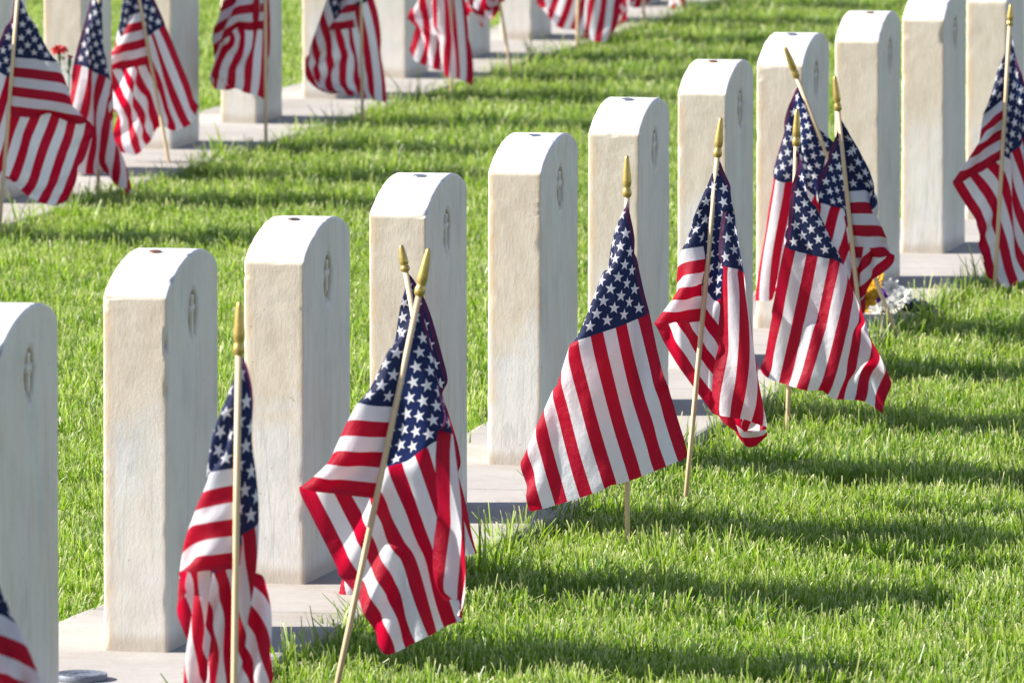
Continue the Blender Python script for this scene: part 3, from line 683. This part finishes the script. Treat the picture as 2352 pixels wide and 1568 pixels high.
# ------------------------------------------------------------------ service disc on the strip
def disc_at(px, py):
    Y = 15.0
    for _ in range(20):
        P = at_y(px, py, Y); d = ray(px, py)
        Y += ((float(level(P.x, P.y)) - P.z) / (d.z / d.y)) * .8
    return at_y(px, py, Y)
P = disc_at(186, 1557)
r = 0.0405
dr = empty('medallion', P); dr.rotation_euler = (math.radians(1.6), 0, 0.2)
vs, fs = lathe([(r * .99, -.002), (r, .0005), (r, .0072), (r * .985, .008), (r * .95, .008), (r * .935, .0073), (r * .3, .0074), (.001, .0075)], 56)
mesh_obj('disc', vs, fs, ALU, dr)
vs, fs = [], []
def bar(cx, cy, ang, l, w, z=.0072, h=.0010):
    b = len(vs)
    for sx, sy in ((-1, -1), (1, -1), (1, 1), (-1, 1)):
        for zz in (z, z + h):
            x, y = sx * l / 2, sy * w / 2
            vs.append((cx + x * math.cos(ang) - y * math.sin(ang), cy + x * math.sin(ang) + y * math.cos(ang), zz))
    for a, b1, c, d in ((0, 2, 3, 1), (2, 4, 5, 3), (4, 6, 7, 5), (6, 0, 1, 7), (1, 3, 5, 7), (6, 4, 2, 0)):
        fs.append((b + a, b + b1, b + c, b + d))
rr = random.Random(3)
for k in range(26):
    a = -2.9 + k * 0.105; R0 = r * .80
    if k in (8, 17): continue
    for s in range(2):
        bar(R0 * math.cos(a) + rr.uniform(-.001, .001), R0 * math.sin(a) + rr.uniform(-.001, .001), a + rr.choice((0, math.pi / 2)), .0042, .0009)
for (x, y, an, l) in ((-.012, .004, .9, .03), (-.004, .006, .9, .03), (.008, .012, .5, .016), (-.02, .014, .4, .014)):
    bar(x, y, an, l, .0016)
mesh_obj('relief', vs, fs, ALU, dr, smooth=False)
tag(dr, 'silver disc with worn raised lettering lying on the concrete at the lower left', 'medallion')
# ------------------------------------------------------------------ flowers
PET_Y = mat_simple('yellow_petal', (0.80, 0.48, 0.01), 0.5, var=(0.70, 0.36, 0.01), scale=90, transl=.25)
PET_W = mat_simple('white_petal', (0.88, 0.88, 0.84), 0.5, var=(0.80, 0.81, 0.72), scale=90, transl=.3)
PET_P = mat_simple('purple_petal', (0.22, 0.02, 0.42), 0.5, var=(0.12, 0.01, 0.25), scale=90, transl=.25)
PET_R = mat_simple('red_petal', (0.62, 0.04, 0.02), 0.5, var=(0.40, 0.01, 0.02), scale=90, transl=.25)
LEAF = mat_simple('leaf', (0.06, 0.11, 0.035), 0.5, var=(0.10, 0.13, 0.05), scale=60, transl=.2)
WRAP = mat_simple('blue_sleeve', (0.02, 0.03, 0.11), 0.25, scale=30)
CLEAR = mat_simple('pale_sleeve', (0.40, 0.44, 0.60), 0.2, scale=30, transl=.5)
def bloom(c, rad, aim, mat, parent, nrings, npet, seed, length=1.0, width=.5, cup=.6):
    rr = random.Random(seed); vs, fs = [], []
    q = Vector(aim).normalized().to_track_quat('Z', 'Y')
    for ring in range(nrings):
        t = (ring + 1) / nrings
        open_ = 0.15 + 1.25 * t * cup + .1
        for k in range(npet):
            a = 2 * math.pi * (k + .5 * (ring % 2)) / npet + rr.uniform(-.15, .15)
            Lp = rad * (0.45 + .55 * t) * length * rr.uniform(.88, 1.1); w = rad * width * (0.5 + .5 * t)
            b = len(vs); n = 4
            for i in range(n + 1):
                s = i / n
                th = open_ * (0.5 + .6 * s)
                rad_, z = Lp * s * math.sin(th), Lp * s * math.cos(th) * .9
                ww = w * math.sin(math.pi * min(1, .15 + .75 * s)) * .5
                for sd in (-1, 0, 1):
                    x = rad_; y = sd * ww; zz = z + abs(sd) * .12 * ww * 2
                    vs.append(q @ Vector((x * math.cos(a) - y * math.sin(a), x * math.sin(a) + y * math.cos(a), zz)) + Vector(c))
            for i in range(n):
                for j in range(2):
                    e = b + i * 3 + j
                    fs.append((e, e + 1, e + 4, e + 3))
    return mesh_obj('flower', vs, fs, mat, parent)
def leaf(c, d, l, w, parent, mat):
    d = Vector(d).normalized(); s = d.cross(Vector((0, 0, 1))).normalized()
    vs, fs = [], []
    for i in range(7):
        t = i / 6; ww = w * math.sin(math.pi * (0.08 + .9 * t))
        m = Vector(c) + d * l * t + Vector((0, 0, -l * .35 * t * t))
        vs += [m - s * ww, m + Vector((0, 0, -w * .25)), m + s * ww]
    for i in range(6):
        for j in range(2): fs.append((i * 3 + j, i * 3 + j + 1, i * 3 + j + 4, i * 3 + j + 3))
    return mesh_obj('leaf', vs, fs, mat, parent)
Yb = 22.35
Pb = at_y(2035, 742, Yb); gb = float(level(Pb.x, Pb.y))
bq = empty('bouquet', (Pb.x, Pb.y, gb))
def rel(px, py, dy=0): return at_y(px, py, Yb + dy) - Vector((Pb.x, Pb.y, gb))
aimc = (-.1, -1, .55)
for i, (px, py, dy, rad, mt, nr, npt, ln, wd) in enumerate([
    (1990, 694, -.06, .021, PET_Y, 5, 9, 1.0, .8), (1999, 657, 0, .023, PET_Y, 5, 10, 1.0, .6), (1979, 740, -.02, .016, PET_Y, 4, 9, 1, .7),
    (2018, 688, -.06, .017, PET_P, 4, 8, 1.0, .75), (2010, 648, .05, .015, CLEAR, 3, 7, 1.0, .8),
    (2046, 672, 0, .024, PET_W, 3, 8, 1.1, .52), (2070, 692, -.02, .027, PET_W, 3, 8, 1.1, .52), (2028, 708, -.04, .020, PET_W, 3, 8, 1.1, .52), (2012, 722, -.05, .015, PET_W, 3, 8, 1.1, .52), (2056, 715, -.02, .020, PET_W, 3, 8, 1.1, .52)]):
    bloom(rel(px, py, dy) + Vector((0, -.02, .008)), rad * (1.6 if mt is PET_Y else 1.3 if mt is PET_P else 1.0), (-.2 + .12 * (i % 4), -1, .6), mt, bq, nr, npt, 40 + i, ln, wd)
for k in range(12):
    a = random.uniform(-1.2, 1.4)
    leaf(rel(1985 + k * 9, 735 - random.uniform(0, 30), .01), (math.sin(a), -.5, random.uniform(.1, .6)), random.uniform(.03, .05), .007, bq, LEAF)
# paper sleeve: an open crumpled cone behind and under the blooms
vs, fs = [], []
nn = 22
for i in range(6):
    t = i / 5
    for k in range(nn):
        a = math.pi * (k / (nn - 1)) * 1.15 - .2
        rr_ = (.010 + .040 * t) * (1 + .10 * math.sin(k * 2.7) * t)
        c0 = rel(2020, 700, .03).lerp(rel(2045, 712, .0), t)
        vs.append(c0 + Vector((rr_ * math.cos(a) * 1.1 + .012, .02 - .06 * t + .015 * math.sin(k * 1.9), rr_ * math.sin(a) * .72 - .012)))
for i in range(5):
    for k in range(nn - 1):
        fs.append((i * nn + k, i * nn + k + 1, (i + 1) * nn + k + 1, (i + 1) * nn + k))
w = mesh_obj('paper_sleeve', vs, fs, WRAP, bq); w.modifiers.new('s', 'SOLIDIFY').thickness = 0.0008
vs2 = [Vector(v) + Vector((.010 + .03 * (i // nn) / 5, .008, .002)) for i, v in enumerate(vs)]
w = mesh_obj('outer_sleeve', vs2, fs, CLEAR, bq); w.modifiers.new('s', 'SOLIDIFY').thickness = 0.0005
tag(bq, 'bouquet of yellow, purple and white blooms in a dark blue sleeve at a headstone foot', 'bouquet')
# red carnations by the back row
Yr = 25.9
g0 = at_y(150, 403, Yr); gr_ = float(level(g0.x, g0.y))
rf = empty('cut_flowers', (g0.x, g0.y, gr_))
def rel2(px, py, dy=0): return at_y(px, py, Yr + dy) - Vector((g0.x, g0.y, gr_))
bloom(rel2(136, 118), .024, (0, -.5, 1), PET_R, rf, 5, 12, 91, 1, .5, .9)
bloom(rel2(160, 135, .01), .012, (.3, -.4, 1), PET_R, rf, 3, 8, 92, 1, .5, .5)
for (px, py) in ((136, 122), (160, 138)):
    a, b = Vector((0, 0, -.02)), rel2(px, py)
    d = (b - a); qq = d.to_track_quat('Z', 'Y')
    vs, fs = lathe([(.0022, 0), (.0020, d.length * .6), (.0018, d.length * .93), (.0048, d.length * .96), (.0050, d.length + .004)], 8)
    mesh_obj('stem', [qq @ Vector(v) + a for v in vs], fs, LEAF, rf)
for k in range(8):
    leaf(rel2(146 + (k % 4) * 5, 140 + k * 5), (math.sin(k * 2.1), -.4, .5), .03, .004, rf, LEAF)
tag(rf, 'red carnation and bud on thin stems before a back-row headstone', 'flowers')
# ------------------------------------------------------------------ lawn
gx = np.concatenate([[-400, -150, -60, -30, -15, -9], np.arange(-6, 6.01, 0.2), [9, 15, 30, 60, 150, 400]])
gy = np.concatenate([[-60, -10, 0, 5, 8], np.arange(10, 48.01, 0.25), [52, 60, 90, 150, 300, 700]])
GX, GY = np.meshgrid(gx, gy)
GZ = level(GX, GY) + LAWN
pp = pval(GX, GY)
vs = np.c_[GX.ravel(), GY.ravel(), GZ.ravel()]
nx_ = len(gx); fs = []
for i in range(len(gy) - 1):
    for j in range(nx_ - 1):
        a = i * nx_ + j; fs.append((a, a + 1, a + nx_ + 1, a + nx_))
gnd = mesh_obj('ground', vs, fs, SOIL)
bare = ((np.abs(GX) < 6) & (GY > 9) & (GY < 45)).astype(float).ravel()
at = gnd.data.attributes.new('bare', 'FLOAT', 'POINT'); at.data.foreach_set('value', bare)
tag(gnd, 'lawn soil between the rows', 'ground', kind='structure')
def tuft(nb, rad, hmin, hmax, wmin, wmax, seed, lean=0.35):
    r = np.random.default_rng(seed)
    ang = r.uniform(0, 2 * np.pi, nb); rr = rad * np.sqrt(r.uniform(0, 1, nb)) * r.uniform(.7, 1.15, nb)
    x0, y0 = rr * np.cos(ang), rr * np.sin(ang)
    h = r.uniform(hmin, hmax, nb); w = r.uniform(wmin, wmax, nb)
    la = r.uniform(0, 2 * np.pi, nb); ln = np.abs(r.normal(0, lean, nb)); ln = np.minimum(ln, 1.1)
    fa = r.uniform(0, 2 * np.pi, nb)
    rnd = np.clip(r.beta(1.6, 1.9, nb), 0, 1)
    seg = 4; V_, UVs, F = [], [], []
    cut = r.uniform(0, 1, nb) < 0.8
    for i in range(seg):
        t = i / (seg - 1)
        bend = t ** 1.6
        cx = x0 + np.cos(la) * np.sin(ln) * h * bend
        cy_ = y0 + np.sin(la) * np.sin(ln) * h * bend
        cz_ = h * (t - 0.35 * np.sin(ln) * t * t) * 1.0
        ww = w * (1 - 0.10 * t) * np.where(cut | (t < .99), 1.0, 0.15) * (1 if t < .99 else .62)
        for s in (-.5, .5):
            V_.append(np.c_[cx + np.cos(fa) * ww * s, cy_ + np.sin(fa) * ww * s, cz_]); UVs.append(np.c_[rnd, np.full(nb, t)])
    V_ = np.stack(V_, 1).reshape(-1, 3); UVs = np.stack(UVs, 1).reshape(-1, 2)
    b = np.arange(nb) * seg * 2
    for i in range(seg - 1):
        F.append(np.c_[b + 2 * i, b + 2 * i + 1, b + 2 * i + 3, b + 2 * i + 2])
    F = np.stack(F, 1).reshape(-1, 4)
    me = bpy.data.meshes.new('tuft')
    me.vertices.add(len(V_)); me.vertices.foreach_set('co', V_.astype(np.float32).ravel())
    me.loops.add(F.size); me.loops.foreach_set('vertex_index', F.astype(np.int32).ravel())
    me.polygons.add(len(F)); me.polygons.foreach_set('loop_start', (np.arange(len(F)) * 4).astype(np.int32))
    me.polygons.foreach_set('loop_total', np.full(len(F), 4, dtype=np.int32))
    me.update(calc_edges=True)
    lay = me.uv_layers.new(name='UVMap'); lay.data.foreach_set('uv', UVs[F.ravel()].astype(np.float32).ravel())
    me.polygons.foreach_set('use_smooth', [True] * len(F))
    me.materials.append(GRASS)
    return bpy.data.objects.new('grass_tuft', me)
NT = 7
TUFTS = [tuft(50, .050, .024, .060, .0017, .0036, 100 + i, .50) for i in range(NT)] + [tuft(12, .035, .060, .110, .0018, .0034, 200 + i, .42) for i in range(3)]
clip = tuft(5, .035, .010, .022, .0012, .0022, 300, .0)
co = np.zeros(len(clip.data.vertices) * 3, dtype=np.float32); clip.data.vertices.foreach_get('co', co); co = co.reshape(-1, 3)
kk = np.arange(len(co)) // 8; th = kk * 2.4
co2 = co.copy(); co2[:, 0] += np.cos(th) * co[:, 2]; co2[:, 1] += np.sin(th) * co[:, 2]; co2[:, 2] = 0.0015 + 0.12 * co[:, 2]
clip.data.vertices.foreach_set('co', co2.ravel()); clip.data.update(); TUFTS.append(clip)
# points
pts, idx, scl = [], [], []
y = 12.6
while y < 46:
    step = 0.043 + max(0, y - 22) * 0.0011
    x0, x1 = -0.0515 * y - 0.55, 0.0515 * y + 0.45
    xs = np.arange(x0, x1, step)
    xs = xs + rng.uniform(-.5, .5, len(xs)) * step; ys = y + rng.uniform(-.5, .5, len(xs)) * step
    p = pval(xs, ys)
    jitter = 0.008 * np.sin(ys * 9 + xs * 4) + 0.006 * np.sin(ys * 31)
    ok = np.ones(len(xs), bool)
    for (a, b) in (S1, S2):
        ok &= ~((p > a - 0.026 + jitter) & (p < b + 0.004 + jitter))
    for i in np.nonzero(ok)[0]:
        pts.append((xs[i], ys[i])); idx.append(int(rng.integers(0, NT))); scl.append(rng.uniform(.85, 1.15) * (1 + max(0, y - 22) * .012))
    y += step
# longer unmown blades along the strips' edges and scattered ones
for (a, b) in (S1, S2):
    for side, edge in ((-1, a), (1, b)):
        q = -5.0
        while q < 30:
            P = A1 + U * q + V * (edge + side * (0.008 + 0.016 * math.sin(q * 5)))
            if rng.uniform() < (.8 if side > 0 else .35) and abs(P.x) < .0515 * P.y + .5:
                pts.append((P.x, P.y)); idx.append(NT + int(rng.integers(0, 3))); scl.append(rng.uniform(.7, 1.1))
            q += 0.04
for k in range(5200):
    yy = rng.uniform(13, 40); xx = rng.uniform(-.052 * yy, .052 * yy)
    p = pval(xx, yy)
    if any(a - .05 < p < b + .05 for a, b in (S1, S2)): continue
    pts.append((xx, yy)); idx.append(NT + int(rng.integers(0, 3))); scl.append(rng.uniform(.55, .85))
for k in range(26):
    q = 6.3 + rng.uniform(-.1, 1.0); P = A1 + U * q + V * (S1[1] + rng.uniform(-.012, .02))
    pts.append((P.x, P.y)); idx.append(NT + int(rng.integers(0, 3))); scl.append(rng.uniform(.6, .95))
n0 = len(pts)
for k in range(420):
    a, b = (S1, S2)[k % 2]
    P = A1 + U * rng.uniform(-2.5, 28) + V * (b - abs(rng.normal(0, .05)) - .004 if rng.uniform() < .7 else a + abs(rng.normal(0, .04)))
    pts.append((P.x, P.y)); idx.append(NT + 3); scl.append(rng.uniform(.5, 1.2))
pts = np.array(pts); n = len(pts)
for i in range(n0):
    q = Vector((pts[i, 0], pts[i, 1], 0))
    scl[i] *= 1.0 + 0.5 * mnoise.noise(q * 7.0) + 0.30 * mnoise.noise(q * 19.0)
zz = level(pts[:, 0], pts[:, 1]) + LAWN
zz[n0:] += -LAWN + 0.0008
gm = bpy.data.meshes.new('grass'); gm.vertices.add(n)
gm.vertices.foreach_set('co', np.c_[pts, zz].astype(np.float32).ravel())
def attr(nm, typ, arr, key='value'):
    at = gm.attributes.new(nm, typ, 'POINT'); at.data.foreach_set(key, arr)
attr('pick', 'INT', np.array(idx, dtype=np.int32)); attr('scl', 'FLOAT', np.array(scl, dtype=np.float32))
TILT = np.ones(n); TILT[n0:] = 0.05
rot = np.c_[rng.normal(0, .06, n) * TILT, rng.normal(0, .06, n) * TILT, rng.uniform(0, 6.283, n)].astype(np.float32)
attr('rot', 'FLOAT_VECTOR', rot.ravel(), 'vector')
go = bpy.data.objects.new('grass', gm); COL.objects.link(go)
tag(go, 'mown green lawn with pale cut tips', 'grass', kind='stuff')
ng = bpy.data.node_groups.new('lawn', 'GeometryNodeTree')
ng.interface.new_socket('Geometry', in_out='INPUT', socket_type='NodeSocketGeometry')
ng.interface.new_socket('Geometry', in_out='OUTPUT', socket_type='NodeSocketGeometry')
gi, goo = ng.nodes.new('NodeGroupInput'), ng.nodes.new('NodeGroupOutput')
g2i = ng.nodes.new('GeometryNodeGeometryToInstance')
for t in reversed(TUFTS):
    oi = ng.nodes.new('GeometryNodeObjectInfo'); oi.inputs[0].default_value = t
    ng.links.new(oi.outputs['Geometry'], g2i.inputs[0])
iop = ng.nodes.new('GeometryNodeInstanceOnPoints'); iop.inputs['Pick Instance'].default_value = True
def named(nm, typ):
    a = ng.nodes.new('GeometryNodeInputNamedAttribute'); a.data_type = typ; a.inputs[0].default_value = nm
    return a.outputs[0]
ng.links.new(gi.outputs[0], iop.inputs['Points']); ng.links.new(g2i.outputs[0], iop.inputs['Instance'])
ng.links.new(named('pick', 'INT'), iop.inputs['Instance Index'])
e2r = ng.nodes.new('FunctionNodeEulerToRotation'); ng.links.new(named('rot', 'FLOAT_VECTOR'), e2r.inputs[0])
ng.links.new(e2r.outputs[0], iop.inputs['Rotation'])
ng.links.new(named('scl', 'FLOAT'), iop.inputs['Scale'])
ng.links.new(iop.outputs[0], goo.inputs[0])
go.modifiers.new('lawn', 'NODES').node_group = ng
print('tufts', n)
# ------------------------------------------------------------------ light
EL = math.radians(31.5)
AZ = math.radians(-90 - 2.0)                       # bearing of the sun from +Y, clockwise
sd = Vector((math.sin(AZ) * math.cos(EL), math.cos(AZ) * math.cos(EL), math.sin(EL)))
sl = bpy.data.lights.new('sun', 'SUN'); sl.energy = 5.0; sl.angle = math.radians(0.53); sl.color = (1.0, 0.955, 0.88)
so = bpy.data.objects.new('sun', sl); COL.objects.link(so); so.rotation_euler = sd.to_track_quat('Z', 'Y').to_euler(); so.location = (-6, 18, 6)
w = bpy.data.worlds.new('World'); SC.world = w; w.use_nodes = True
wn = w.node_tree; wn.nodes.clear()
sky = wn.nodes.new('ShaderNodeTexSky'); sky.sky_type = 'NISHITA'; sky.sun_disc = False
sky.sun_elevation = EL; sky.sun_rotation = AZ; sky.air_density = 1.0; sky.dust_density = 0.6; sky.altitude = 1200
bg = wn.nodes.new('ShaderNodeBackground'); bg.inputs[1].default_value = 0.088
wo = wn.nodes.new('ShaderNodeOutputWorld'); tint = MIX(wn, 1.0, sky.outputs[0], (1.16, 0.97, 0.98), 'MULTIPLY'); wn.links.new(tint, bg.inputs[0]); wn.links.new(bg.outputs[0], wo.inputs[0])
# ------------------------------------------------------------------ camera
cd = bpy.data.cameras.new('camera'); cd.sensor_width = 36; cd.lens = 36 * FPX / 2352; cd.clip_start = 0.5; cd.clip_end = 2000
cd.dof.use_dof = True; cd.dof.focus_distance = 17.8; cd.dof.aperture_fstop = 20
co = bpy.data.objects.new('camera', cd); COL.objects.link(co); co.location = (0, 0, HCAM)
co.rotation_euler = (math.pi / 2 - PITCH, 0, 0)
SC.camera = co
SC.view_settings.view_transform = 'Standard'; SC.view_settings.look = 'None'; SC.view_settings.exposure = 1.25; SC.view_settings.gamma = 1
SC.cycles.max_bounces = 8; SC.cycles.transparent_max_bounces = 4; SC.cycles.use_denoising = True
